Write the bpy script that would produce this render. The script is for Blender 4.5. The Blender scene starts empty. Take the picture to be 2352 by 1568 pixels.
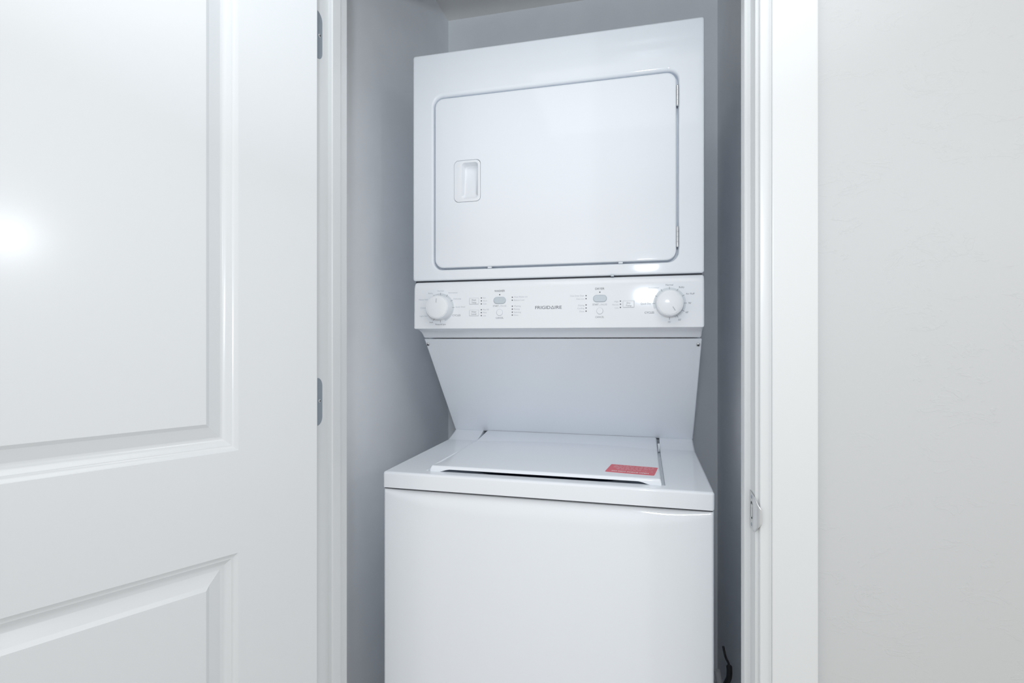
import bpy, bmesh, math, random
from math import sin, cos, pi, radians, sqrt
from mathutils import Vector, Matrix

SC = bpy.context.scene
COL = SC.collection
random.seed(4)

# ------------------------------------------------------------------ camera
EYE = 1.217
cam_d = bpy.data.cameras.new('camera')
cam_d.sensor_width = 36.0
cam_d.lens = 18.735
cam_d.clip_start = 0.02
cam = bpy.data.objects.new('camera', cam_d)
cam.location = (0, 0, EYE)
cam.rotation_euler = (radians(90), 0, radians(13.94))
COL.objects.link(cam)
SC.camera = cam

# ------------------------------------------------------------------ world, lights, exposure
world = bpy.data.worlds.new('world')
SC.world = world
world.use_nodes = True
wbg = world.node_tree.nodes['Background']
wbg.inputs[0].default_value = (1.0, 0.98, 0.955, 1)
wbg.inputs[1].default_value = 0.95

def area(name, loc, target, sx, sy, power, color, shape='RECTANGLE', spread=180):
    l = bpy.data.lights.new(name, 'AREA')
    l.shape = shape
    l.size = sx
    l.size_y = sy
    l.energy = power
    l.color = color
    l.spread = radians(spread)
    o = bpy.data.objects.new(name, l)
    o.location = loc
    o.rotation_euler = (Vector(target) - Vector(loc)).to_track_quat('-Z', 'Y').to_euler()
    COL.objects.link(o)
    return o

FLASH = (0.01, -0.15, EYE + 0.287)
area('camera_flash', FLASH, (-0.1, 1.2, 1.50), 0.075, 0.040, 3.6, (0.84, 0.92, 1.0))
area('flash_fill_up', (FLASH[0], FLASH[1] - 0.01, FLASH[2]), (-0.45, 1.2, 3.45), 0.085, 0.045, 4.0, (0.84, 0.92, 1.0), spread=110)  # added second flash head, aimed up to fill the upper closet walls
area('overhead_fill', (0.15, 0.05, 2.42), (0.15, 0.15, 0.6), 1.3, 1.2, 6.8, (1.0, 0.98, 0.95))  # added soft overhead fill, there to brighten the washer deck
area('hall_lamp', (1.13, -0.36, EYE + 0.425), (-0.7, 0.5, 1.4), 0.11, 0.11, 2.0, (0.93, 0.96, 1.0), 'DISK')

SC.cycles.max_bounces = 20
SC.cycles.diffuse_bounces = 14
SC.cycles.glossy_bounces = 6
SC.view_settings.view_transform = 'Standard'
SC.view_settings.look = 'None'
SC.view_settings.exposure = 0.0
SC.view_settings.gamma = 1.0
SC.view_settings.use_curve_mapping = False

# ------------------------------------------------------------------ materials
def mat(name, color, rough=0.5, metal=0.0, coat=0.0, spec=0.5, bump=None, mottle=None):
    m = bpy.data.materials.new(name)
    m.use_nodes = True
    nt = m.node_tree
    b = nt.nodes['Principled BSDF']
    b.inputs['Base Color'].default_value = (*color, 1)
    b.inputs['Roughness'].default_value = rough
    b.inputs['Metallic'].default_value = metal
    b.inputs['Coat Weight'].default_value = coat
    b.inputs['Coat Roughness'].default_value = 0.06
    b.inputs['Coat IOR'].default_value = 1.55
    b.inputs['Specular IOR Level'].default_value = spec
    if bump or mottle:
        tc = nt.nodes.new('ShaderNodeTexCoord')
    if bump:
        scale, strength, dist, detail = bump
        n = nt.nodes.new('ShaderNodeTexNoise')
        n.inputs['Scale'].default_value = scale
        n.inputs['Detail'].default_value = detail
        nt.links.new(tc.outputs['Object'], n.inputs['Vector'])
        bp = nt.nodes.new('ShaderNodeBump')
        bp.inputs['Strength'].default_value = strength
        bp.inputs['Distance'].default_value = dist
        nt.links.new(n.outputs['Fac'], bp.inputs['Height'])
        nt.links.new(bp.outputs['Normal'], b.inputs['Normal'])
    if mottle:
        scale, amount = mottle
        n = nt.nodes.new('ShaderNodeTexNoise')
        n.inputs['Scale'].default_value = scale
        n.inputs['Detail'].default_value = 4
        nt.links.new(tc.outputs['Object'], n.inputs['Vector'])
        r = nt.nodes.new('ShaderNodeValToRGB')
        r.color_ramp.elements[0].position = 0.3
        r.color_ramp.elements[1].position = 0.7
        r.color_ramp.elements[0].color = (*[c * (1 - amount) for c in color], 1)
        r.color_ramp.elements[1].color = (*[min(1, c * (1 + amount)) for c in color], 1)
        nt.links.new(n.outputs['Fac'], r.inputs['Fac'])
        nt.links.new(r.outputs['Color'], b.inputs['Base Color'])
    return m

def trowel_mat(name, color, rough):
    """painted drywall with sparse trowel ridges and shallow smears"""
    m = mat(name, color, rough)
    nt = m.node_tree
    b = nt.nodes['Principled BSDF']
    tc = nt.nodes.new('ShaderNodeTexCoord')
    mp = nt.nodes.new('ShaderNodeMapping')
    mp.inputs['Rotation'].default_value = (0, radians(-24), 0)
    mp.inputs['Scale'].default_value = (19, 19, 34)
    nt.links.new(tc.outputs['Object'], mp.inputs['Vector'])
    n1 = nt.nodes.new('ShaderNodeTexNoise')
    n1.inputs['Scale'].default_value = 1.0
    n1.inputs['Detail'].default_value = 6
    n1.inputs['Roughness'].default_value = 0.62
    n1.inputs['Distortion'].default_value = 0.9
    nt.links.new(mp.outputs['Vector'], n1.inputs['Vector'])
    edge = nt.nodes.new('ShaderNodeValToRGB')          # thin ridge where the plaster film ends
    edge.color_ramp.elements[0].position = 0.585
    edge.color_ramp.elements[0].color = (0, 0, 0, 1)
    edge.color_ramp.elements[1].position = 0.603
    edge.color_ramp.elements[1].color = (1, 1, 1, 1)
    e2 = edge.color_ramp.elements.new(0.68)
    e2.color = (0.55, 0.55, 0.55, 1)
    nt.links.new(n1.outputs['Fac'], edge.inputs['Fac'])
    n2 = nt.nodes.new('ShaderNodeTexNoise')            # patches where the texture shows
    n2.inputs['Scale'].default_value = 4.6
    n2.inputs['Detail'].default_value = 2
    nt.links.new(tc.outputs['Object'], n2.inputs['Vector'])
    mask = nt.nodes.new('ShaderNodeValToRGB')
    mask.color_ramp.elements[0].position = 0.36
    mask.color_ramp.elements[1].position = 0.60
    nt.links.new(n2.outputs['Fac'], mask.inputs['Fac'])
    mul = nt.nodes.new('ShaderNodeMath')
    mul.operation = 'MULTIPLY'
    nt.links.new(edge.outputs['Color'], mul.inputs[0])
    nt.links.new(mask.outputs['Color'], mul.inputs[1])
    bp = nt.nodes.new('ShaderNodeBump')
    bp.inputs['Strength'].default_value = 0.30
    bp.inputs['Distance'].default_value = 0.0009
    nt.links.new(mul.outputs['Value'], bp.inputs['Height'])
    n3 = nt.nodes.new('ShaderNodeTexNoise')
    n3.inputs['Scale'].default_value = 240
    n3.inputs['Detail'].default_value = 2
    nt.links.new(tc.outputs['Object'], n3.inputs['Vector'])
    bp2 = nt.nodes.new('ShaderNodeBump')
    bp2.inputs['Strength'].default_value = 0.12
    bp2.inputs['Distance'].default_value = 0.0005
    nt.links.new(n3.outputs['Fac'], bp2.inputs['Height'])
    nt.links.new(bp.outputs['Normal'], bp2.inputs['Normal'])
    nt.links.new(bp2.outputs['Normal'], b.inputs['Normal'])
    return m

M = {}
M['enamel'] = mat('white_enamel', (0.80, 0.835, 0.88), 0.5, coat=0.45, spec=0.2)
M['plastic'] = mat('white_plastic', (0.795, 0.825, 0.865), 0.45, coat=0.6, spec=0.12)
M['knob'] = mat('knob_plastic', (0.79, 0.82, 0.855), 0.34, coat=0.6, spec=0.2)
M['door_paint'] = mat('door_paint', (0.655, 0.68, 0.70), 0.34, coat=0.55, spec=0.3, bump=(260, 0.05, 0.0004, 2))
M['door_paint'].node_tree.nodes['Principled BSDF'].inputs['Coat Roughness'].default_value = 0.17
M['trim_paint'] = mat('trim_paint', (0.665, 0.685, 0.695), 0.32)
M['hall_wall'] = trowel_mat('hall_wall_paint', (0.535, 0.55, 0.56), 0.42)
M['closet_wall'] = mat('closet_wall_lifted', (0.865, 0.88, 0.90), 0.55, bump=(60, 0.12, 0.002, 3), mottle=(7, 0.025))  # lightened past the wall's own grey: missing closet light put into the colour
M['ceiling'] = mat('ceiling_paint', (0.78, 0.77, 0.75), 0.8)
M['floor'] = mat('floor_vinyl', (0.66, 0.65, 0.63), 0.45, mottle=(12, 0.06))
M['nickel'] = mat('satin_nickel', (0.66, 0.67, 0.68), 0.36, metal=0.75)
M['leaf'] = mat('hinge_steel', (0.26, 0.30, 0.34), 0.45, metal=0.15)
M['chrome'] = mat('chrome', (0.75, 0.77, 0.78), 0.14, metal=1.0)
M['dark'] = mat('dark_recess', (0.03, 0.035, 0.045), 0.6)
M['hole'] = mat('screw_recess', (0.01, 0.012, 0.015), 0.6)
M['button_gray'] = mat('button_gray', (0.52, 0.58, 0.63), 0.4)
M['ink_light'] = mat('print_light_gray', (0.42, 0.46, 0.51), 0.5)
M['ink_mid'] = mat('print_mid_gray', (0.20, 0.225, 0.26), 0.5)
M['ink_dark'] = mat('print_dark_gray', (0.10, 0.115, 0.14), 0.5)
M['ring'] = mat('print_pale_ring', (0.60, 0.64, 0.68), 0.4)
M['lamp_off'] = mat('indicator_lens', (0.05, 0.055, 0.07), 0.3)
M['red'] = mat('sticker_red', (0.72, 0.10, 0.13), 0.4)
M['sticker_ink'] = mat('sticker_white', (0.88, 0.82, 0.83), 0.5)
M['sticker_fine'] = mat('sticker_pink', (0.80, 0.42, 0.46), 0.5)
M['tub'] = mat('tub_interior', (0.05, 0.075, 0.13), 0.4)
M['black'] = mat('cord_rubber', (0.012, 0.012, 0.013), 0.45)
M['hose'] = mat('hose_gray', (0.55, 0.55, 0.55), 0.5)

# ------------------------------------------------------------------ mesh helpers
def finish(name, bm, m, parent=None, smooth=None, kind=None, label=None):
    bmesh.ops.remove_doubles(bm, verts=bm.verts, dist=1e-6)
    bmesh.ops.recalc_face_normals(bm, faces=bm.faces)
    me = bpy.data.meshes.new(name)
    bm.to_mesh(me)
    bm.free()
    for x in (m if isinstance(m, (list, tuple)) else [m]):
        me.materials.append(x)
    if smooth is not None:
        for p in me.polygons:
            p.use_smooth = True
        me.set_sharp_from_angle(angle=radians(smooth))
    o = bpy.data.objects.new(name, me)
    if smooth is not None:
        wn = o.modifiers.new('normals', 'WEIGHTED_NORMAL'); wn.keep_sharp = True; wn.weight = 50
    COL.objects.link(o)
    if parent:
        o.parent = parent
    if kind:
        o['kind'] = kind
    if label:
        o['label'] = label
    return o

def empty(name, loc=(0, 0, 0), rz=0.0, kind=None):
    o = bpy.data.objects.new(name, None)
    o.empty_display_size = 0.05
    o.location = loc
    o.rotation_euler = (0, 0, rz)
    COL.objects.link(o)
    if kind:
        o['kind'] = kind
    return o

def box(bm, x0, x1, y0, y1, z0, z1, bev=0.0, seg=2):
    r = bmesh.ops.create_cube(bm, size=1.0)
    vs = r['verts']
    bmesh.ops.transform(bm, verts=vs, matrix=Matrix.Translation(((x0 + x1) / 2, (y0 + y1) / 2, (z0 + z1) / 2)) @ Matrix.Diagonal((x1 - x0, y1 - y0, z1 - z0, 1)))
    if bev > 0:
        es = list({e for v in vs for e in v.link_edges})
        bmesh.ops.bevel(bm, geom=es, offset=bev, segments=seg, profile=0.5, affect='EDGES')

def area2(p):
    return sum(p[i][0] * p[(i + 1) % len(p)][1] - p[(i + 1) % len(p)][0] * p[i][1] for i in range(len(p)))

def inset_poly(p, d):
    """shift every side of a closed polygon inwards by d"""
    if d == 0:
        return list(p)
    if area2(p) < 0:
        return inset_poly(p[::-1], d)[::-1]
    out, n = [], len(p)
    for i in range(n):
        a, b, c = Vector(p[i - 1]), Vector(p[i]), Vector(p[(i + 1) % n])
        e1, e2 = (b - a).normalized(), (c - b).normalized()
        n1, n2 = Vector((-e1.y, e1.x)), Vector((-e2.y, e2.x))
        k = n1 + n2
        k = k / max(0.3, k.dot(k)) * 2 * 0.5 * 2 if k.length > 1e-6 else n1
        k = (n1 + n2)
        den = max(0.25, 1 + n1.dot(n2))
        out.append(tuple(b + k / den * d))
    return out

def loft(bm, loops, cap0=True, cap1=True, mat_index=0):
    vl = [[bm.verts.new(p) for p in lp] for lp in loops]
    n = len(vl[0])
    for a, b in zip(vl, vl[1:]):
        for i in range(n):
            j = (i + 1) % n
            f = bm.faces.new((a[i], a[j], b[j], b[i]))
            f.material_index = mat_index
    if cap0:
        bm.faces.new(vl[0][::-1]).material_index = mat_index
    if cap1:
        bm.faces.new(vl[-1]).material_index = mat_index
    return vl

def prism(bm, prof, c0, c1, axis='X', r0=0.0, r1=0.0, seg=3):
    """extrude a closed profile along an axis, its two ends rounded by r0 and r1"""
    def place(p, c):
        a, b = p
        return {'X': (c, a, b), 'Y': (a, c, b), 'Z': (a, b, c)}[axis]
    stations = []
    if r0 > 0:
        for k in range(seg + 1):
            t = k / seg * pi / 2
            stations.append((c0 + r0 * (1 - sin(t)), r0 * (1 - cos(t))))
        stations = stations[::-1]
        stations = [(c0 + r0 * (1 - cos(k / seg * pi / 2)), r0 * (1 - sin(k / seg * pi / 2))) for k in range(seg + 1)]
    else:
        stations.append((c0, 0))
    if r1 > 0:
        stations += [(c1 - r1 * (1 - cos(k / seg * pi / 2)), r1 * (1 - sin(k / seg * pi / 2))) for k in range(seg, -1, -1)]
    else:
        stations.append((c1, 0))
    loft(bm, [[place(q, c) for q in inset_poly(prof, d)] for c, d in stations])

def rrect(x0, x1, z0, z1, r, seg=6):
    """rounded rectangle, counter-clockwise in (x, z)"""
    pts = []
    for cx, cz, a0 in ((x1 - r, z1 - r, 0), (x0 + r, z1 - r, 90), (x0 + r, z0 + r, 180), (x1 - r, z0 + r, 270)):
        for k in range(seg + 1):
            a = radians(a0 + 90 * k / seg)
            pts.append((cx + r * cos(a), cz + r * sin(a)))
    return pts

def at_y(loop, y):
    return [(x, y, z) for x, z in loop]

def lathe_y(bm, cx, cz, prof, seg=48):
    """profile of (y, radius) turned about a line along Y"""
    loops = [[(cx + r * cos(2 * pi * k / seg), y, cz + r * sin(2 * pi * k / seg)) for k in range(seg)] for y, r in prof]
    loft(bm, loops)

def lathe_z(bm, cx, cy, prof, seg=16):
    loops = [[(cx + r * cos(2 * pi * k / seg), cy + r * sin(2 * pi * k / seg), z) for k in range(seg)] for z, r in prof]
    loft(bm, loops)

def tube(bm, pts, r, seg=10):
    pts = [Vector(p) for p in pts]
    loops = []
    for i, p in enumerate(pts):
        t = (pts[min(i + 1, len(pts) - 1)] - pts[max(i - 1, 0)]).normalized()
        u = t.cross(Vector((0, 1, 0.13))).normalized()
        v = t.cross(u).normalized()
        rr = r[i] if isinstance(r, (list, tuple)) else r
        loops.append([tuple(p + u * rr * cos(2 * pi * k / seg) + v * rr * sin(2 * pi * k / seg)) for k in range(seg)])
    loft(bm, loops)

def text_bm(bm, s, cx, cz, w, h, y, depth=0.00012, bold=0.0, midx=0):
    """flat printed word on a face that looks towards -Y; centred, fitted to width w and cap height h"""
    cu = bpy.data.curves.new('word', 'FONT')
    cu.body = s
    cu.size = 1.0
    cu.resolution_u = 3
    cu.offset = bold
    o = bpy.data.objects.new('word', cu)
    COL.objects.link(o)
    dg = bpy.context.evaluated_depsgraph_get()
    me = bpy.data.meshes.new_from_object(o.evaluated_get(dg))
    bpy.data.objects.remove(o)
    xs = [v.co.x for v in me.vertices]
    x0, x1 = min(xs), max(xs)
    k = h / 0.70
    kx = w / (x1 - x0)
    vs = [bm.verts.new((cx - w / 2 + (v.co.x - x0) * kx, y - depth, cz - h / 2 + v.co.y * k)) for v in me.vertices]
    for p in me.polygons:
        try:
            bm.faces.new([vs[i] for i in p.vertices]).material_index = midx
        except ValueError:
            pass
    bpy.data.meshes.remove(me)
    bpy.data.curves.remove(cu)

def flat_ring(bm, cx, cz, r0, r1, y, a0, a1, n=40, depth=0.0001):
    for k in range(n):
        q = []
        for a, r in ((0, r0), (0, r1), (1, r1), (1, r0)):
            t = radians(a0 + (a1 - a0) * (k + a) / n)
            q.append(bm.verts.new((cx + r * cos(t), y - depth, cz + r * sin(t))))
        bm.faces.new(q)

def bar(bm, a, b, w, y, depth=0.00014):
    a, b = Vector(a), Vector(b)
    t = (b - a).normalized()
    n = Vector((-t.y, t.x)) * w / 2
    bm.faces.new([bm.verts.new((p.x, y - depth, p.y)) for p in (a + n, b + n, b - n, a - n)])

def B():
    return bmesh.new()

# ------------------------------------------------------------------ the room shell
WF, WB = 0.8745, 0.979          # faces of the wall that holds the doorway
JL, JR = -0.5914, 0.1635        # faces of the two jambs
HEAD = 2.030
CEIL = 2.449
CL, CR, CB = -0.731, 0.242, 1.93   # closet side walls and back wall

bm = B(); box(bm, -3.6, 3.6, -2.4, 2.05, -0.08, 0.0)
finish('floor', bm, M['floor'], kind='structure')
bm = B(); box(bm, -3.6, 3.6, 0.0, 2.05, CEIL, CEIL + 0.08)
finish('ceiling', bm, M['ceiling'], kind='structure')
bm = B()
# hall wall as one continuous slab with the doorway cut out
ox0, ox1, oz = JL - 0.0185, JR + 0.0185, HEAD + 0.0185
ring = [(-3.6, 0), (ox0, 0), (ox0, oz), (ox1, oz), (ox1, 0), (3.6, 0), (3.6, CEIL), (-3.6, CEIL)]
prism(bm, ring, WF, WB, 'Y')
finish('wall_front', bm, M['hall_wall'], kind='structure')

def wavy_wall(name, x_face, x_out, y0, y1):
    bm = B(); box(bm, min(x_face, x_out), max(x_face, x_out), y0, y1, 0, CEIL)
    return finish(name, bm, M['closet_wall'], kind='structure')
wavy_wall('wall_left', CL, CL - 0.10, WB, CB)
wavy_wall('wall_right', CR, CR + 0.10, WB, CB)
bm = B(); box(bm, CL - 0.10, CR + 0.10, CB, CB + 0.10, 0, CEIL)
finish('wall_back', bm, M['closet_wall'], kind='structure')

# ------------------------------------------------------------------ door frame: jambs, stops, strike plate, hinges
frame = empty('trim_1', (0, 0, 0), kind='structure')
bm = B(); box(bm, JL - 0.0185, JL, WF, WB, 0, HEAD, 0.0012); finish('jamb', bm, M['trim_paint'], frame)
bm = B(); box(bm, JR, JR + 0.0185, WF, WB, 0, HEAD, 0.0012); finish('jamb', bm, M['trim_paint'], frame)
bm = B(); box(bm, JL - 0.0185, JR + 0.0185, WF, WB, HEAD, HEAD + 0.0185, 0.0012); finish('head_jamb', bm, M['trim_paint'], frame)
ST, S0, S1 = 0.0092, 0.912, 0.940
def stop_profile(xf, sgn):
    p = [(xf, S0), (xf + sgn * (ST - 0.003), S0)]
    for k in range(5):
        a = k / 4 * pi / 2
        p.append((xf + sgn * (ST - 0.003 + 0.003 * sin(a)), S0 + 0.003 * (1 - cos(a))))
    p += [(xf + sgn * ST, S1), (xf, S1)]
    return p
bm = B(); prism(bm, stop_profile(JL, 1), 0, HEAD, 'Z'); finish('door_stop', bm, M['trim_paint'], frame, smooth=40)
bm = B(); prism(bm, stop_profile(JR, -1), 0, HEAD, 'Z'); finish('door_stop', bm, M['trim_paint'], frame, smooth=40)
bm = B(); box(bm, JL + ST, JR - ST, S0, S1, HEAD - ST, HEAD, 0.001); finish('head_stop', bm, M['trim_paint'], frame)

# hinge leaves let into the left jamb
for zc in (1.7895, 1.1045):
    bm = B()
    lf, hr = [], 0.0155
    for a0, zz in ((0, zc + 0.0445 - hr), (-90, zc - 0.0445 + hr)):
        arc = [(0.8919 - hr + hr * cos(radians(a0 + 90 * k / 6)), zz + hr * sin(radians(a0 + 90 * k / 6))) for k in range(7)]
        lf = arc + lf if a0 < 0 else lf + arc
    lf += [(WF - 0.004, zc + 0.0445), (WF - 0.004, zc - 0.0445)]
    loft(bm, [[(JL - 0.002, y, z) for y, z in lf], [(JL + 0.0004, y, z) for y, z in lf]])
    h = finish('hinge', bm, M['leaf'], frame)
    h['label'] = 'grey steel hinge leaf'
    bm = B()
    loft(bm, [[(JL + 0.0002, 0.8835 + 0.0034 * cos(t * pi / 8), zc + 0.001 + 0.0034 * sin(t * pi / 8)) for t in range(16)],
              [(JL + 0.0011, 0.8835 + 0.0026 * cos(t * pi / 8), zc + 0.001 + 0.0026 * sin(t * pi / 8)) for t in range(16)]])
    finish('screw', bm, M['nickel'], h)
    bm = B()
    for a in (0.4, 0.4 + pi / 2):
        v = [(JL + 0.0013, 0.8835 + c * 0.0021 * cos(a) - s * 0.0006 * sin(a), zc + 0.001 + c * 0.0021 * sin(a) + s * 0.0006 * cos(a)) for c, s in ((-1, -1), (1, -1), (1, 1), (-1, 1))]
        bm.faces.new([bm.verts.new(q) for q in v])
    finish('screw_slot', bm, M['hole'], h)
    bm = B()
    zs = [zc - 0.0445 + k * 0.0178 for k in range(6)]
    for a, b in zip(zs, zs[1:]):
        lathe_z(bm, JL - 0.002, WF - 0.0225, [(a + 0.0004, 0.0052), (a + 0.0008, 0.0057), (b - 0.0008, 0.0057), (b - 0.0004, 0.0052)])
    finish('barrel', bm, M['leaf'], h)

# strike plate on the right jamb: flat plate, bolt slot, screws, lip curled over the jamb edge
zs0, zs1 = 0.9240, 0.9848
zc = (zs0 + zs1) / 2
bm = B()
sec = [(0.9085, JR - 0.0011)]
sec += [(WF + 0.004, JR - 0.0012)]
for k in range(1, 6):
    a = k / 5 * radians(27)
    sec.append((WF + 0.004 - 0.0275 * sin(a), JR - 0.0012 + 0.0275 * (1 - cos(a))))
ly, lx = sec[-1]
for dy, dx in ((0.0014, 0.0010), (0.0027, 0.0023), (0.0037, 0.0036), (0.0044, 0.0048)):
    sec.append((ly - dy, lx + dx))
def half_h(y):
    if y > WF + 0.004:
        return (zs1 - zs0) / 2
    t = (WF + 0.004 - y) / 0.0169
    return (zs1 - zs0) / 2 - 0.0035 - 0.0155 * min(1, max(0, t)) ** 2.2
rows = []
NZ = 14
for y, x in sec:
    hh = half_h(y)
    if abs(y - 0.9085) < 1e-6:
        hh -= 0.002
    rows.append([bm.verts.new((x, y, zc + hh * (2 * k / NZ - 1))) for k in range(NZ + 1)])
for a, b in zip(rows, rows[1:]):
    for k in range(NZ):
        bm.faces.new((a[k], a[k + 1], b[k + 1], b[k]))
sp = finish('strike_plate', bm, M['nickel'], frame, smooth=50)
sp['label'] = 'satin metal strike plate with curved lip'
md = sp.modifiers.new('thick', 'SOLIDIFY'); md.thickness = 0.0011; md.offset = 0
bm = B()
lp = rrect(0.8868, 0.8995, zc - 0.0125, zc + 0.0145, 0.0055, 5)
loft(bm, [[(JR - 0.0019, y, z) for y, z in lp], [(JR - 0.0015, y, z) for y, z in lp]])
finish('bolt_slot', bm, M['hole'], sp)
bm = B()
lp = rrect(0.8868, 0.8945, zc - 0.0095, zc + 0.0115, 0.0035, 5)
loft(bm, [[(JR - 0.0024, y, z) for y, z in lp], [(JR - 0.0018, y, z) for y, z in lp]])
finish('slot_tongue', bm, M['nickel'], sp)
for dz in (-0.0212, 0.0215):
    bm = B()
    lf = [(0.8935 + 0.0032 * cos(t * pi / 8), zc + dz + 0.0032 * sin(t * pi / 8)) for t in range(16)]
    lg = [(0.8935 + 0.0024 * cos(t * pi / 8), zc + dz + 0.0024 * sin(t * pi / 8)) for t in range(16)]
    loft(bm, [[(JR - 0.0016, y, z) for y, z in lf], [(JR - 0.0023, y, z) for y, z in lg]])
    finish('screw', bm, M['leaf'], sp)

# casings: inner bead, sloped cove, groove, flat board
def casing_profile(x_in, sgn):
    d = [(0.0, 0.0), (0.0, 0.0055), (0.0012, 0.0072), (0.003, 0.0075), (0.0045, 0.0078), (0.009, 0.0089), (0.0125, 0.0105), (0.0138, 0.0122),
         (0.0150, 0.0128), (0.0156, 0.0116), (0.0164, 0.0135), (0.0185, 0.0140), (0.0755, 0.0140), (0.0775, 0.0130), (0.0780, 0.0110), (0.0780, 0.0)]
    return [(x_in + sgn * a, WF - b) for a, b in d]
bm = B(); prism(bm, casing_profile(JR + 0.0048, 1), 0, HEAD + 0.005 + 0.078, 'Z'); finish('trim_2', bm, M['trim_paint'], kind='structure', smooth=30)
bm = B(); prism(bm, casing_profile(JL - 0.0048, -1), 0, HEAD + 0.005 + 0.078, 'Z'); finish('trim_3', bm, M['trim_paint'], kind='structure', smooth=30)
bm = B()
hp = [(WF - b, HEAD + 0.0048 + a) for a, b in [(0.0, 0.0), (0.0, 0.0055), (0.003, 0.0075), (0.0125, 0.0105), (0.015, 0.0128), (0.0164, 0.0135), (0.0185, 0.0140), (0.0755, 0.0140), (0.078, 0.011), (0.078, 0.0)]]
prism(bm, hp, JL - 0.0048, JR + 0.0048, 'X')
finish('trim_4', bm, M['trim_paint'], kind='structure', smooth=30)

# ------------------------------------------------------------------ the open panelled door on the left
PHI = 28.4
door = empty('door_1', (-0.5625, 0.835, 0), radians(-(90 + PHI)), kind='structure')
DW, DT, DZ0, DZ1 = 0.749, 0.035, 0.012, 2.026
PX0, PX1 = 0.1336, 0.6154
panels = [(1.0440, 1.906), (0.235, 0.8815)]
PD = 0.0115
bm = B()
zc = [DZ0, panels[1][0], panels[1][1], panels[0][0], panels[0][1], DZ1]
def quad(bm, x0, x1, z0, z1, y):
    bm.faces.new([bm.verts.new(p) for p in ((x0, y, z0), (x1, y, z0), (x1, y, z1), (x0, y, z1))])
bev = 0.0016
# front and back skins with the two panel openings, edge faces all round
for y in (0.0, -DT):
    for a, b in zip(zc, zc[1:]):
        quad(bm, bev, PX0, max(a, DZ0 + bev), min(b, DZ1 - bev), y)
        quad(bm, PX1, DW - bev, max(a, DZ0 + bev), min(b, DZ1 - bev), y)
    for a, b in ((zc[0] + bev, zc[1]), (zc[2], zc[3]), (zc[4], zc[5] - bev)):
        quad(bm, PX0, PX1, a, b, y)
outer = [(0, DZ0), (DW, DZ0), (DW, DZ1), (0, DZ1)]
inner = [(bev, DZ0 + bev), (DW - bev, DZ0 + bev), (DW - bev, DZ1 - bev), (bev, DZ1 - bev)]
loft(bm, [[(x, 0, z) for x, z in inner], [(x, -bev, z) for x, z in outer], [(x, -DT + bev, z) for x, z in outer], [(x, -DT, z) for x, z in inner]], False, False)
finish('slab', bm, M['door_paint'], door)
prof = [(0, 0), (0.0007, 0.0009), (0.0040, 0.0036), (0.0074, 0.0056), (0.0080, 0.0057), (0.0088, 0.0058), (0.0094, 0.0064), (0.0140, 0.0100), (0.0188, 0.0124),
        (0.0206, 0.0128), (0.0227, 0.0127), (0.0236, 0.0124), (0.0404, 0.0066), (0.0408, 0.0063), (0.0460, 0.0020), (0.0465, 0.0018)]
for z0, z1 in panels:
    bm = B()
    for sgn, y0 in ((1, 0.0), (-1, -DT)):
        loops = [[(PX0 + d, y0 - sgn * q, z0 + d), (PX1 - d, y0 - sgn * q, z0 + d), (PX1 - d, y0 - sgn * q, z1 - d), (PX0 + d, y0 - sgn * q, z1 - d)] for d, q in prof]
        loft(bm, loops, False, True)
    finish('panel', bm, M['door_paint'], door, smooth=24)

# ------------------------------------------------------------------ the stacked washer and dryer
X0, X1 = -0.557, 0.129
unit = empty('laundry_center', ((X0 + X1) / 2, 1.45, 0))
unit['label'] = 'white stacked washer and dryer in the closet'
unit['category'] = 'washer dryer'
ROOT = unit.location.copy()
unit.location = ROOT
def part(name, bm, m, smooth=None, parent=None, label=None):
    """link as a child of the unit (or of one of its parts), keeping world coordinates"""
    if name in CONSOLE or (parent is not None and parent.name == 'control_panel'):
        for v in bm.verts:                       # the console face leans back a little
            v.co.y += LEAN * (v.co.z - 1.25)
    if parent is None:
        bmesh.ops.translate(bm, verts=bm.verts, vec=-ROOT)
        return finish(name, bm, m, unit, smooth, label=label)
    bmesh.ops.translate(bm, verts=bm.verts, vec=-ROOT)
    return finish(name, bm, m, parent, smooth, label=label)

BACK = 1.865
LEAN = 0.0207
CONSOLE = ('control_panel', 'knob', 'pointer')
# washer cabinet and its bowed front panel
bm = B(); box(bm, X0 + 0.001, X1 - 0.001, 1.088, BACK, 0.02, 0.893, 0.003)
for sx in (X0 + 0.06, X1 - 0.06):
    for sy in (1.13, BACK - 0.06):
        lathe_z(bm, sx, sy, [(0.0, 0.022), (0.006, 0.022), (0.008, 0.012), (0.03, 0.012)], 14)
part('washer_cabinet', bm, M['enamel'], 40)
bm = B()
W0, W1 = X0 + 0.0008, X1 - 0.0008
ZT, ZB = 0.8945, 0.035
NX, cxm = 44, (W0 + W1) / 2
def roll(x):
    u = (x - cxm) / ((W1 - W0) / 2)
    return 0.006 + 0.040 * max(0.0, 1 - abs(u) ** 2.6) ** 0.75
zrows = [0, .06, .12, .2, .3, .42, .55, .7, .85, 1.0, 1.06, 1.12]
grid = []
er = 0.005
xs = [W0 + er * (1 - cos(k / 4 * pi / 2)) for k in range(5)] + [W0 + er + (W1 - W0 - 2 * er) * k / NX for k in range(1, NX)] + [W1 - er * (1 - cos(k / 4 * pi / 2)) for k in range(4, -1, -1)]
def edge_y(x):
    d = min(x - W0, W1 - x)
    return 0 if d >= er else er - sqrt(max(0, er * er - (er - d) ** 2))
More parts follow.
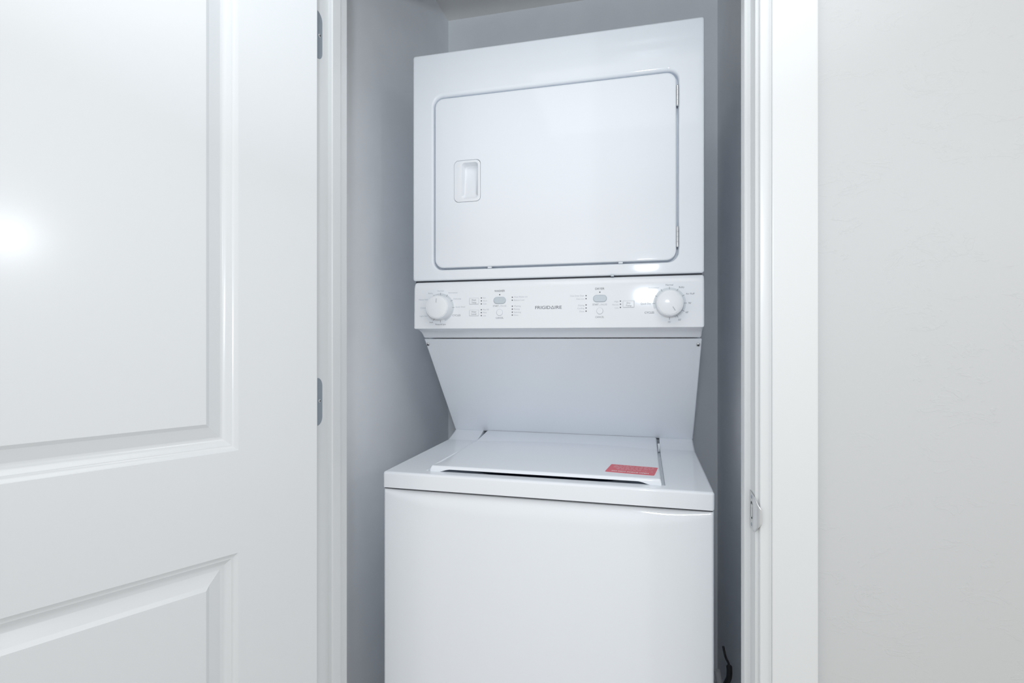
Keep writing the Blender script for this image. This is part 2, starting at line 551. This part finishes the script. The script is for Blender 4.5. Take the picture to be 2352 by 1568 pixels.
for x in xs:
    h = roll(x)
    col = []
    for k, t in enumerate(zrows):
        if t <= 1:
            z = ZT - h * t
            yy = 0.0105 * (1 - t) ** 2.2 * min(1, h / 0.03)
        else:
            z = ZT - h - (t - 1) * 0.02
            yy = 0.0
        if k == 0:
            yy += 0.0015
        col.append((x, 1.069 + yy + edge_y(x), z))
    col.append((x, 1.069 + edge_y(x), ZB))
    col = [(x, 1.089, ZT)] + [(x, 1.069 + 0.004 + 0.0105 * min(1, h / 0.03) + edge_y(x), ZT)] + col[1:] + [(x, 1.089, ZB)]
    grid.append([bm.verts.new(p) for p in col])
for a, b in zip(grid, grid[1:]):
    for k in range(len(a) - 1):
        bm.faces.new((a[k], a[k + 1], b[k + 1], b[k]))
for g in (grid[0], grid[-1]):
    bm.faces.new(g)
part('washer_front_panel', bm, M['enamel'], 45)

# washer top deck: front strip, two sides that sweep up at the back, recess under the lid
DK = 0.932
LX0, LX1, LY0 = -0.4635, 0.0405, 1.094
def deck_profile(back, cove, y0=1.067):
    r = 0.006
    p = [(y0, 0.8975), (y0, DK - r)]
    p += [(y0 + r * (1 - cos(k / 5 * pi / 2)), DK - r + r * sin(k / 5 * pi / 2)) for k in range(1, 6)]
    if cove:
        p += [(1.462, DK), (1.466, DK + 0.0004), (1.476, DK + 0.0026), (1.492, DK + 0.0066), (1.508, DK + 0.0112), (1.521, DK + 0.0155), (1.526, DK + 0.0178), (1.528, DK + 0.0182), (1.545, DK + 0.0182)]
    else:
        p += [(back, DK)]
    p += [(1.545 if cove else back, 0.8975)]
    return p
bm = B()
prism(bm, deck_profile(0, True), X0, LX0 - 0.004, 'X', 0.005, 0.0, 4)
prism(bm, deck_profile(0, True), LX1, X1, 'X', 0.0, 0.005, 4)
prism(bm, deck_profile(LY0 + 0.003, False), LX0 - 0.004, LX1, 'X')
# bevelled ledge along the left side of the lid opening and the recess floor
prism(bm, [(LX0 - 0.0065, 0.93), (LX0 - 0.0065, DK), (LX0 - 0.0050, DK + 0.0011), (LX0 - 0.0030, DK + 0.0012), (LX0 + 0.0012, DK - 0.0030), (LX0 + 0.0012, 0.905), (LX0 - 0.004, 0.905)], 1.100, 1.500, 'Y', 0.003, 0.0)
box(bm, LX0 - 0.002, LX1 + 0.002, LY0 - 0.002, 1.54, 0.9, 0.9225)
part('washer_top', bm, M['enamel'], 40)
bm = B()
lp = rrect(-0.43, 0.01, 1.12, 1.46, 0.16, 10)
loft(bm, [[(x, y, 0.9228) for x, y in lp], [(x, y, 0.9232) for x, y in lp]])
part('tub_opening', bm, M['tub'])

# dark seam under the deck
bm = B(); box(bm, X0 + 0.0035, X1 - 0.0035, 1.0696, 1.090, 0.8951, 0.8979); part('seam_strip', bm, M['dark'])
# lid
LA, LB = LX0 + 0.0065, LX1 - 0.0075
bm = B()
LT = 0.9425
YF, YK = 1.0945, 1.5275
nx, ny = 60, 40
def lid_arc(x):
    u = (x - (LA + LB) / 2) / ((LB - LA) / 2)
    return 1.452 - 0.040 * abs(u) ** 2.6
def lid_plane(y):
    return LT + 0.0020 - 0.0065 * (y - YF) / (YK - YF)
def lid_z(x, y):
    d = min(x - LA, LB - x)
    z = lid_plane(y)
    yc = lid_arc(x)
    if y > yc:
        t = (y - yc) / (YK - yc)
        z += (0.9515 - z) * (0.86 * t + 0.14 * t * t)
    f = y - YF
    if f < 0.005:
        z -= 0.0045 * (1 - f / 0.005) ** 2
    if d < 0.004:
        z -= 0.004 * (1 - d / 0.004) ** 2
    # shoulder along the left edge, widest at the front
    if y > YF + 0.012:
        wsh = 0.022 * max(0.0, 1 - (y - YF) / 0.27)
        if 0.004 < x - LA < wsh:
            z -= 0.0030 * (1 - (x - LA) / wsh) * min(1, (y - YF - 0.012) / 0.01)
    return z
xs = [LA + 0.004 * k / 3 for k in range(4)] + [LA + 0.0040 + 0.0012 * k for k in range(1, 8)] + [LA + 0.004 + (LB - LA - 0.008) * k / nx for k in range(2, nx)] + [LB - 0.004 * (3 - k) / 3 for k in range(4)]
ys = [YF + 0.005 * k / 4 for k in range(5)] + [YF + 0.005 + (1.40 - YF - 0.005) * k / 8 for k in range(1, 9)] + [1.40 + (YK - 1.40) * k / ny for k in range(1, ny + 1)]
def lip_bottom(x):
    d = min(x - LA, LB - x)
    t = min(1, max(0, (d - 0.016) / 0.030))
    t = t * t * (3 - 2 * t)
    return 0.9312 + 0.0066 * t
top = [[bm.verts.new((x, y, lid_z(x, y))) for y in ys] for x in xs]
bot = [[bm.verts.new((x, y, max(lip_bottom(x), 0.9312) if y < YF + 0.02 else (0.9300 if min(x - LA, LB - x) < 0.001 else 0.9355))) for y in ys] for x in xs]
for i in range(len(xs) - 1):
    for j in range(len(ys) - 1):
        bm.faces.new((top[i][j], top[i + 1][j], top[i + 1][j + 1], top[i][j + 1]))
        bm.faces.new((bot[i][j], bot[i][j + 1], bot[i + 1][j + 1], bot[i + 1][j]))
    bm.faces.new((top[i][0], bot[i][0], bot[i + 1][0], top[i + 1][0]))
    bm.faces.new((top[i][-1], top[i + 1][-1], bot[i + 1][-1], bot[i][-1]))
for i in (0, -1):
    for j in range(len(ys) - 1):
        bm.faces.new((top[i][j], top[i][j + 1], bot[i][j + 1], bot[i][j]))
lid = part('lid', bm, M['enamel'], 50)
# hinge tab beside the lid
bm = B(); box(bm, LB + 0.0015, LX1 - 0.0005, 1.462, 1.474, 0.925, 0.9455, 0.0015)
part('lid_hinge', bm, M['plastic'], 40)

# red warning sticker near the lid's front right corner
bm = B()
SX, SY, SA = -0.0258, 1.1660, radians(-7.0)
SW, SH = 0.1010, 0.0775
def sp3(u, v, dz=0.0):
    x = SX + u * cos(SA) - v * sin(SA); y = SY + u * sin(SA) + v * cos(SA)
    return (x, y, lid_plane(y) + 0.00025 + dz)
lp = rrect(-SW / 2, SW / 2, -SH / 2, SH / 2, 0.004, 4)
loft(bm, [[sp3(u, v, -0.0002) for u, v in lp], [sp3(u, v) for u, v in lp]])
rnd = random.Random(7)
vrow = SH / 2 - 0.010
for row, (ul, ur) in enumerate([(-0.040, 0.043), (-0.042, 0.044), (-0.041, 0.042), (-0.034, 0.026), (-0.030, 0.030)]):
    u = ul
    while u < ur - 0.004:
        w = rnd.uniform(0.004, 0.011)
        w = min(w, ur - u)
        hgt = rnd.choice((0.0030, 0.0036, 0.0042))
        f = bm.faces.new([bm.verts.new(sp3(a, b, 0.0002)) for a, b in ((u, vrow - hgt / 2), (u + w, vrow - hgt / 2), (u + w, vrow + hgt / 2), (u, vrow + hgt / 2))])
        f.material_index = 2
        u += w + 0.0022
    vrow -= 0.0088
# bold line of capitals
tb = B(); text_bm(tb, 'DO NOT FORCE OPEN', 0, 0, 0.076, 0.0082, 0, 0, 0.028)
for f in tb.faces:
    g = bm.faces.new([bm.verts.new(sp3(v.co.x, v.co.z - 0.0258, 0.0003)) for v in f.verts])
    g.material_index = 1
tb.free()
# round pictogram at the right of the fine print
for k in range(18):
    q = []
    for a, r in ((0, 0.0052), (0, 0.0064), (1, 0.0064), (1, 0.0052)):
        t = 2 * pi * (k + a) / 18
        q.append(bm.verts.new(sp3(0.0365 + 1.25 * r * cos(t), -0.0080 + r * sin(t), 0.0003)))
    bm.faces.new(q).material_index = 2
part('warning_sticker', bm, [M['red'], M['sticker_ink'], M['sticker_fine']], parent=lid, label='red sticker with white print')

# slanted back panel between washer and dryer, and the support behind it
PT, PB = (1.293, 1.2245), (1.530, 0.9498)
bm = B()
dv = Vector((PB[0] - PT[0], PB[1] - PT[1])).normalized()
nv = Vector((-dv.y, dv.x))
if nv.x < 0:
    nv = -nv
pp = [PB]
a0 = (PT[0] + dv.x * 0.010, PT[1] + dv.y * 0.010)
pp += [a0, (PT[0] + dv.x * 0.004 - 0.0004, PT[1] + dv.y * 0.004), (PT[0] + 0.0008, PT[1] - 0.0006), (PT[0] + 0.004, PT[1]), (PT[0] + 0.03, PT[1]), (PB[0] + 0.03, PB[1])]
prism(bm, pp, X0, X1, 'X', 0.003, 0.003, 3)
bpanel = part('back_panel', bm, M['enamel'], 35)
bm = B()
prism(bm, [(1.322, 1.216), (1.556, 0.9455), (1.556, 0.90), (BACK, 0.90), (BACK, 1.37), (1.322, 1.37)], X0 + 0.002, X1 - 0.002, 'X')
part('rear_support', bm, M['enamel'])
for sx in (-0.5505, 0.1215):
    c = Vector((sx, 1.3045, 1.2098))
    nrm = Vector((0, -nv.x, -nv.y))
    u = Vector((1, 0, 0)); v = nrm.cross(u)
    bm = B()
    loops = []
    for r, d in ((0.0046, -0.0005), (0.0046, 0.0012), (0.0036, 0.0022), (0.0016, 0.0026)):
        loops.append([tuple(c + u * r * cos(t * pi / 9) + v * r * sin(t * pi / 9) + nrm * d) for t in range(18)])
    loft(bm, loops)
    s = part('screw', bm, M['nickel'], 30, parent=bpanel, label='steel cross-head screw')
    bm2 = bmesh.new(); bm2.from_mesh(s.data)
    for a in (0.5, 0.5 + pi / 2):
        e1 = u * cos(a) + v * sin(a); e2 = -u * sin(a) + v * cos(a)
        f = bm2.faces.new([bm2.verts.new(c - ROOT + e1 * 0.0032 * i + e2 * 0.0008 * j + nrm * 0.0028) for i, j in ((-1, -1), (1, -1), (1, 1), (-1, 1))])
        f.material_index = 1
    bm2.to_mesh(s.data); bm2.free()
    s.data.materials.append(M['hole'])

# dryer cabinet with a framed front opening
D0, D1, DF, DB0, DTOP = -0.5578, 0.1268, 1.225, 1.3665, 1.9248
bm = B(); box(bm, D0 + 0.0005, D1 - 0.0005, 1.262, BACK, 1.366, DTOP - 0.0005, 0.004)
part('dryer_cabinet', bm, M['enamel'], 40)
bm = B()
O = lambda d: rrect(D0 + d, D1 - d, DB0 + d, DTOP - d, 0.0052, 6)
dx0, dx1, dz0, dz1 = -0.5012, 0.0708, 1.3945, 1.8135
def I(t):
    """opening edge, rolling from the sheet (t=0) down into the recess (t=1)"""
    k = 1 - sin(max(0, t) * pi / 2)
    side, topm, botm = 0.0018 + 0.0042 * k, 0.0020 + 0.0090 * k, 0.0018 + 0.0032 * k
    if t < 0:
        side, topm, botm = side + 0.0012, topm + 0.0012, botm + 0.0012
    return rrect(dx0 - side, dx1 + side, dz0 - botm, dz1 + topm, 0.022 + 0.006 * min(1, k), 6)
loft(bm, [at_y(O(0), 1.264), at_y(O(0), DF + 0.0045), at_y(O(0.0010), DF + 0.0019), at_y(O(0.0030), DF + 0.0006), at_y(O(0.0042), DF + 0.00042), at_y(I(-1), DF)]
     + [at_y(I(t), DF + 0.00003 + 0.0090 * (1 - cos(t * pi / 2))) for t in (0, 0.2, 0.4, 0.6, 0.8, 1.0)] + [at_y(I(1.0), DF + 0.022)], False, True)
part('dryer_front', bm, M['enamel'], 35)
# dryer door with a hole for its pull
bm = B()
Dd = lambda d: rrect(dx0 + 0.0022 + d, dx1 - 0.0022 - d, dz0 + 0.0022 + d, dz1 - 0.0022 - d, 0.021, 6)
hx0, hx1, hz0, hz1 = -0.4493, -0.3817, 1.5545, 1.6555
Hh = lambda d, r=0.0115: rrect(hx0 + d, hx1 - d, hz0 + d, hz1 - d, r, 6)
loft(bm, [at_y(Dd(0), DF + 0.0215), at_y(Dd(0), DF + 0.0035), at_y(Dd(0.0009), DF + 0.0005), at_y(Dd(0.004), DF - 0.0010), at_y(Hh(-0.0006), DF - 0.0010), at_y(Hh(0.0), DF - 0.0002), at_y(Hh(0.0), DF + 0.004)], True, False)
ddoor = part('dryer_door', bm, M['enamel'], 35)
bm = B()
px0, px1, pz0, pz1 = -0.4290, -0.3895, 1.5625, 1.6485
Pk = lambda d, r: rrect(px0 + d, px1 - d, pz0 + d, pz1 - d, r, 6)
def tilt(loop, ytop, ybot):
    zz = [z for x, z in loop]
    a, b = min(zz), max(zz)
    return [(x, ybot + (ytop - ybot) * (z - a) / (b - a), z) for x, z in loop]
loft(bm, [at_y(Hh(0.0007), DF + 0.004), at_y(Hh(0.0007), DF - 0.0006), at_y(Hh(0.0018), DF - 0.0013), at_y(Pk(-0.0015, 0.0075), DF - 0.0013), tilt(Pk(0.0, 0.007), DF - 0.0002, DF - 0.0008),
          tilt(Pk(0.0025, 0.006), DF + 0.012, DF + 0.0015), tilt(Pk(0.008, 0.005), DF + 0.0165, DF + 0.003)], False, True)
part('handle', bm, M['plastic'], 50, parent=ddoor, label='recessed white plastic pull')
for bx in (-0.3605, -0.0520):
    bm = B(); box(bm, bx - 0.005, bx + 0.005, DF + 0.0034, DF + 0.010, dz0 - 0.0014, dz0 + 0.0024, 0.0006)
    part('bumper', bm, M['plastic'], 40, parent=ddoor)
for z0, z1 in ((1.7360, 1.7800), (1.4258, 1.4688)):
    bm = B()
    n = 4
    step = (z1 - z0) / n
    pr = [(z0 - 0.0014, 0.0012), (z0 - 0.0012, 0.0020)]
    for k in range(n):
        a = z0 + k * step
        pr += [(a + 0.0002, 0.0022), (a + 0.0006, 0.0027), (a + step - 0.0006, 0.0027), (a + step - 0.0002, 0.0022)]
    pr += [(z1 + 0.0012, 0.0018)]
    lathe_z(bm, dx1 + 0.0002, DF - 0.0006, pr, 16)
    part('dryer_hinge', bm, M['chrome'], 40, label='bright metal hinge knuckle')
# small tab in the seam under the dryer
bm = B(); box(bm, -0.0735, -0.0665, 1.2205, 1.235, 1.3640, 1.3685, 0.001); part('seam_clip', bm, M['button_gray'], 40)

# control panel
CY = 1.215
CX0, CX1 = -0.5515, 0.1262
cp = [(1.330, 1.2266), (1.2785, 1.2266), (1.2765, 1.2272), (1.2705, 1.2322), (1.2630, 1.2372), (1.2530, 1.2420), (1.2405, 1.2455), (1.2280, 1.2471), (CY + 0.0020, 1.2478), (CY + 0.0004, 1.2484), (CY, 1.2500),
      (CY, 1.3440), (CY + 0.0008, 1.3495), (CY + 0.0030, 1.3560), (CY + 0.0065, 1.3605), (CY + 0.0115, 1.3628), (1.330, 1.3628)]
bm = B(); prism(bm, cp, CX0, CX1, 'X', 0.005, 0.005, 4)
panel = part('control_panel', bm, M['plastic'], 32)
# dark strip filling the joint between console and dryer
bm = B(); box(bm, D0 + 0.004, D1 - 0.004, 1.236, 1.33, 1.355, 1.370); part('seam_strip', bm, M['dark'])

INK = {1: 'ink_light', 2: 'ink_mid', 3: 'ink_dark'}
TEXTS = {
 'washer_cycle_print': [('Normal', -0.4811, 1.3401, 0.0160, 0.0033, 1), ('Bulky', -0.5067, 1.3348, 0.0119, 0.0033, 1), ('Activewear', -0.4489, 1.3352, 0.0242, 0.0032, 1),
    ('Delicates', -0.4379, 1.3201, 0.0191, 0.0033, 1), ('Quick Wash', -0.4302, 1.3003, 0.0245, 0.0032, 1), ('Heavy Soil', -0.5265, 1.3196, 0.0231, 0.0033, 1),
    ('Colors', -0.5262, 1.2993, 0.0141, 0.0033, 1), ('Light Soil', -0.5251, 1.2792, 0.0198, 0.0033, 1), ('Soak', -0.5046, 1.2639, 0.0098, 0.0033, 2),
    ('Rinse & Spin', -0.4803, 1.2587, 0.0263, 0.0036, 2), ('CYCLES', -0.4399, 1.2802, 0.0204, 0.0040, 2)],
 'washer_print': [('WASHER', -0.3322, 1.3367, 0.0256, 0.0047, 3), ('START', -0.3413, 1.3011, 0.0139, 0.0037, 2), ('| PAUSE', -0.3239, 1.3009, 0.0165, 0.0038, 1),
    ('CANCEL', -0.3316, 1.2728, 0.0187, 0.0040, 2), ('Hot', -0.3699, 1.3209, 0.0070, 0.0031, 1), ('Warm', -0.3681, 1.3139, 0.0106, 0.0031, 1),
    ('Cold', -0.3692, 1.3068, 0.0083, 0.0032, 1), ('Max Fill', -0.3661, 1.2930, 0.0146, 0.0032, 1), ('Med', -0.3690, 1.2859, 0.0089, 0.0032, 1),
    ('Low', -0.3694, 1.2786, 0.0080, 0.0032, 1)],
 'washer_status_print': [('Close Washer Lid', -0.2812, 1.3217, 0.0321, 0.0034, 1), ('Balance Load', -0.2850, 1.3142, 0.0245, 0.0031, 1), ('Washing', -0.2891, 1.3003, 0.0162, 0.0034, 1),
    ('Rinsing', -0.2903, 1.2932, 0.0138, 0.0035, 1), ('Spinning', -0.2887, 1.2860, 0.0170, 0.0035, 1), ('Done', -0.2919, 1.2791, 0.0106, 0.0034, 1)],
 'dryer_status_print': [('Close Dryer Door', -0.1487, 1.3213, 0.0323, 0.0035, 1), ('Clean Lint', -0.1416, 1.3140, 0.0182, 0.0031, 1), ('Drying', -0.1392, 1.2994, 0.0135, 0.0034, 1),
    ('Cooling', -0.1402, 1.2927, 0.0154, 0.0034, 1), ('Done', -0.1377, 1.2855, 0.0104, 0.0034, 1)],
 'dryer_print': [('DRYER', -0.0975, 1.3363, 0.0202, 0.0047, 3), ('START', -0.1069, 1.3005, 0.0139, 0.0039, 2), ('| PAUSE', -0.0894, 1.3003, 0.0165, 0.0039, 1),
    ('CANCEL', -0.0977, 1.2723, 0.0193, 0.0039, 2), ('High', -0.0605, 1.3066, 0.0089, 0.0031, 1), ('Normal', -0.0628, 1.2995, 0.0134, 0.0031, 1), ('Low', -0.0599, 1.2924, 0.0076, 0.0031, 1)],
 'dryer_cycle_print': [('Quick Dry', 0.0031, 1.3008, 0.0220, 0.0038, 2), ('Delicates', 0.0088, 1.3207, 0.0201, 0.0031, 1), ('Activewear', 0.0204, 1.3357, 0.0233, 0.0031, 1),
    ('Normal', 0.0535, 1.3412, 0.0154, 0.0036, 2), ('Bulky', 0.0791, 1.3357, 0.0111, 0.0039, 2), ('Air Fluff', 0.0968, 1.3209, 0.0178, 0.0037, 2), ("90'", 0.0962, 1.3005, 0.0060, 0.0039, 2),
    ("60'", 0.0902, 1.2807, 0.0059, 0.0039, 2), ("30'", 0.0749, 1.2645, 0.0060, 0.0039, 2), ("15'", 0.0536, 1.2598, 0.0057, 0.0042, 2), ('CYCLES', 0.0110, 1.2809, 0.0202, 0.0042, 3)],
}
KNL, KNR = (-0.4812, 1.2992), (0.0536, 1.3006)
inks = [M['ink_light'], M['ink_mid'], M['ink_dark']]
for nm, rows in TEXTS.items():
    for s, x, z, w, h, tone in rows:
        bm = B()
        text_bm(bm, s, x, z, w, h, CY, 0.00012, 0.004 if tone > 1 else 0.0, 0)
        part('printed_word', bm, inks[tone - 1], parent=panel)
for k, degs in ((KNL, (90, 60, 30, 0, 120, 150, 180, 210, 240, 270)), (KNR, (90, 60, 30, 0, -30, -60, -90, 120, 150, 180))):
    for deg in degs:
        a = radians(deg)
        bm = B()
        bar(bm, (k[0] + 0.0305 * cos(a), k[1] + 0.0305 * sin(a)), (k[0] + 0.0362 * cos(a), k[1] + 0.0362 * sin(a)), 0.0009, CY)
        part('tick_mark', bm, M['ink_mid'], parent=panel)
# maker's name, its A drawn as an open triangle
bm = B()
lx0, lw, lh, lz = -0.2149 - 0.0312, 0.0624, 0.0072, 1.2959
text_bm(bm, 'FRIGID', lx0 + 0.0178, lz, 0.0356, lh, CY, 0.00012, 0.004, 2)
text_bm(bm, 'IRE', lx0 + 0.0540, lz, 0.0160, lh, CY, 0.00012, 0.004, 2)
n0 = len(bm.faces)
ax = lx0 + 0.0407
bl, br, tp = (ax - 0.0036, lz - lh / 2 + 0.0005), (ax + 0.0036, lz - lh / 2 + 0.0005), (ax, lz + lh / 2 - 0.0003)
for a, b in ((bl, br), (br, tp), (tp, bl)):
    bar(bm, a, b, 0.0010, CY)
bm.faces.ensure_lookup_table()
for f in bm.faces[n0:]:
    f.material_index = 2
part('maker_name', bm, inks, parent=panel)
# pale printed rings behind the knobs
for k in (KNL, KNR):
    bm = B(); flat_ring(bm, k[0], k[1], 0.029, 0.0347, CY, -70, 200, 60)
    part('dial_ring', bm, M['ring'], parent=panel)
# indicator lamps
base = None
for x, z in [(-0.3772, 1.3208), (-0.3772, 1.3138), (-0.3772, 1.3066), (-0.3772, 1.2928), (-0.3772, 1.2857), (-0.3772, 1.2787), (-0.3319, 1.3278), (-0.3013, 1.3210), (-0.3013, 1.3140),
             (-0.3011, 1.3000), (-0.3011, 1.2930), (-0.3011, 1.2859), (-0.3011, 1.2791), (-0.0975, 1.3284), (-0.1284, 1.3211), (-0.1284, 1.3143), (-0.1283, 1.3000), (-0.1283, 1.2931),
             (-0.1283, 1.2860), (-0.0518, 1.3073), (-0.0518, 1.3004), (-0.0518, 1.2932)]:
    if base is None:
        bm = B()
        lathe_y(bm, 0, 0, [(0.0005, 0.0014), (-0.0003, 0.0014), (-0.0006, 0.0009)], 10)
        bmesh.ops.recalc_face_normals(bm, faces=bm.faces)
        base = bpy.data.meshes.new('indicator_light'); bm.to_mesh(base); bm.free(); base.materials.append(M['lamp_off'])
    o = bpy.data.objects.new('indicator_light', base)
    COL.objects.link(o); o.parent = panel; o.location = Vector((x, CY + LEAN * (z - 1.25), z)) - ROOT
# push buttons
def button(name, x0, x1, z0, z1, r, m, label, words=()):
    bm = B()
    L = lambda d: rrect(x0 + d, x1 - d, z0 + d, z1 - d, max(0.0003, r - d), 6)
    loft(bm, [at_y(L(-0.0004), CY + 0.001), at_y(L(-0.0004), CY - 0.0002), at_y(L(0.0003), CY - 0.0002), at_y(L(0.0003), CY + 0.0006)], False, False, 1)
    loft(bm, [at_y(L(0.0004), CY + 0.001), at_y(L(0.0004), CY - 0.0006), at_y(L(0.0010), CY - 0.0015), at_y(L(0.0022), CY - 0.0018)], False, True, 0)
    for s, x, z, w, h in words:
        text_bm(bm, s, x, z, w, h, CY - 0.0018, 0.0001, 0.002, 2)
    part(name, bm, [m, M['button_gray'] if name == 'start_button' else M['ring'], M['ink_mid']], 40, parent=panel, label=label)
button('option_button', -0.4073, -0.3834, 1.3060, 1.3211, 0.0015, M['plastic'], 'button printed Wash Temp', [('Wash', -0.3957, 1.3161, 0.0114, 0.0039), ('Temp', -0.3955, 1.3103, 0.0117, 0.0038)])
button('option_button', -0.4073, -0.3834, 1.2780, 1.2928, 0.0015, M['plastic'], 'button printed Water Level', [('Water', -0.3953, 1.2880, 0.0128, 0.0038), ('Level', -0.3952, 1.2826, 0.0117, 0.0038)])
button('option_button', -0.0466, -0.0215, 1.2926, 1.3081, 0.0015, M['plastic'], 'button printed Dry Temp', [('Dry', -0.0339, 1.3028, 0.0080, 0.0038), ('Temp', -0.0338, 1.2971, 0.0125, 0.0036)])
button('start_button', -0.3470, -0.3170, 1.3060, 1.3222, 0.0080, M['button_gray'], 'grey start button of the washer side')
button('start_button', -0.1125, -0.0819, 1.3060, 1.3222, 0.0080, M['button_gray'], 'grey start button of the dryer side')
button('cancel_button', -0.3398, -0.3244, 1.2778, 1.2934, 0.0076, M['plastic'], 'round cancel button of the washer side')
button('cancel_button', -0.1050, -0.0898, 1.2785, 1.2935, 0.0074, M['plastic'], 'round cancel button of the dryer side')

# the two dials
for (kx, kz), deg, lab in ((KNL, 90, 'white dial with its mark upright'), (KNR, -58, 'white dial with its mark turned to the lower right')):
    bm = B()
    lathe_y(bm, kx, kz, [(CY + 0.001, 0.0304), (CY - 0.0015, 0.0304), (CY - 0.0022, 0.0298), (CY - 0.0215, 0.0287), (CY - 0.0236, 0.0283), (CY - 0.0247, 0.0274), (CY - 0.0246, 0.0268),
                         (CY - 0.0243, 0.0265), (CY - 0.0256, 0.0257), (CY - 0.0265, 0.0230), (CY - 0.0273, 0.016), (CY - 0.0277, 0.008), (CY - 0.0279, 0.001)], 64)
    kn = part('knob', bm, M['knob'], 38, label=lab)
    a = radians(deg)
    c = Vector((kx, CY, kz))
    bm = B()
    e1 = Vector((cos(a), 0, sin(a))); e2 = Vector((-sin(a), 0, cos(a)))
    def dep(r):
        return -(0.0269 + 0.0010 * (1 - (r / 0.021) ** 2)) - 0.0003
    rs = [0.0105 + 0.0100 * k / 4 for k in range(5)]
    rw = [[bm.verts.new(c + e1 * r + e2 * (0.0007 * s) + Vector((0, dep(r), 0))) for s in (-1, 1)] for r in rs]
    for p, q in zip(rw, rw[1:]):
        bm.faces.new((p[0], p[1], q[1], q[0]))
    part('pointer', bm, M['ink_light'], parent=kn)

# ------------------------------------------------------------------ hose and cord beside the washer
bm = B()
pts = [(0.2250 - 0.030 * (k / 40) ** 2, 1.560 + 0.004 * k / 40, 0.012 + 0.298 * k / 40) for k in range(41)]
tube(bm, pts, [0.0078 + (0.0010 if k % 2 else 0.0) for k in range(41)], 12)
o = finish('drain_hose', bm, M['hose'], smooth=60)
o['label'] = 'grey ribbed hose standing behind the washer side'
o['category'] = 'hose'
bm = B()
pts = [(0.222, 1.50, 0.0075), (0.221, 1.50, 0.06), (0.216, 1.49, 0.16), (0.200, 1.465, 0.26), (0.1985, 1.445, 0.335), (0.2075, 1.435, 0.372), (0.2065, 1.432, 0.405), (0.199, 1.432, 0.422), (0.194, 1.44, 0.445)]
cps = []
for i in range(len(pts) - 1):
    p0, p1, p2, p3 = (Vector(pts[max(0, min(len(pts) - 1, j))]) for j in (i - 1, i, i + 1, i + 2))
    for k in range(6):
        t = k / 6
        cps.append(0.5 * ((2 * p1) + (p2 - p0) * t + (2 * p0 - 5 * p1 + 4 * p2 - p3) * t * t + (3 * p1 - p0 - 3 * p2 + p3) * t ** 3))
cps.append(Vector(pts[-1]))
tube(bm, cps, [0.0042 if p.z < 0.33 else (0.0070 if p.z < 0.405 else 0.0028) for p in cps], 10)
o = finish('power_cord', bm, M['black'], smooth=60)
o['label'] = 'black cord looping in the gap right of the washer'
o['category'] = 'cord'

# ------------------------------------------------------------------ what each piece of the setting is
for nm, lab, cat in (
    ('floor', 'pale floor running from the hall into the closet', 'floor'),
    ('ceiling', 'flat painted ceiling above the closet', 'ceiling'),
    ('wall_front', 'light grey trowelled hall wall around the closet doorway', 'wall'),
    ('wall_left', 'grey closet wall left of the washer and dryer', 'wall'),
    ('wall_right', 'shadowed grey closet wall right of the washer and dryer', 'wall'),
    ('wall_back', 'grey closet wall behind the washer and dryer', 'wall'),
    ('trim_1', 'white door frame lining the closet opening, with hinges and strike plate', 'door frame'),
    ('trim_2', 'white casing board right of the closet opening', 'trim'),
    ('trim_3', 'white casing board left of the opening, behind the open door', 'trim'),
    ('trim_4', 'white casing board over the closet opening', 'trim'),
    ('door_1', 'open white panelled closet door on the left', 'door')):
    o = bpy.data.objects[nm]
    o['label'] = lab
    o['category'] = cat
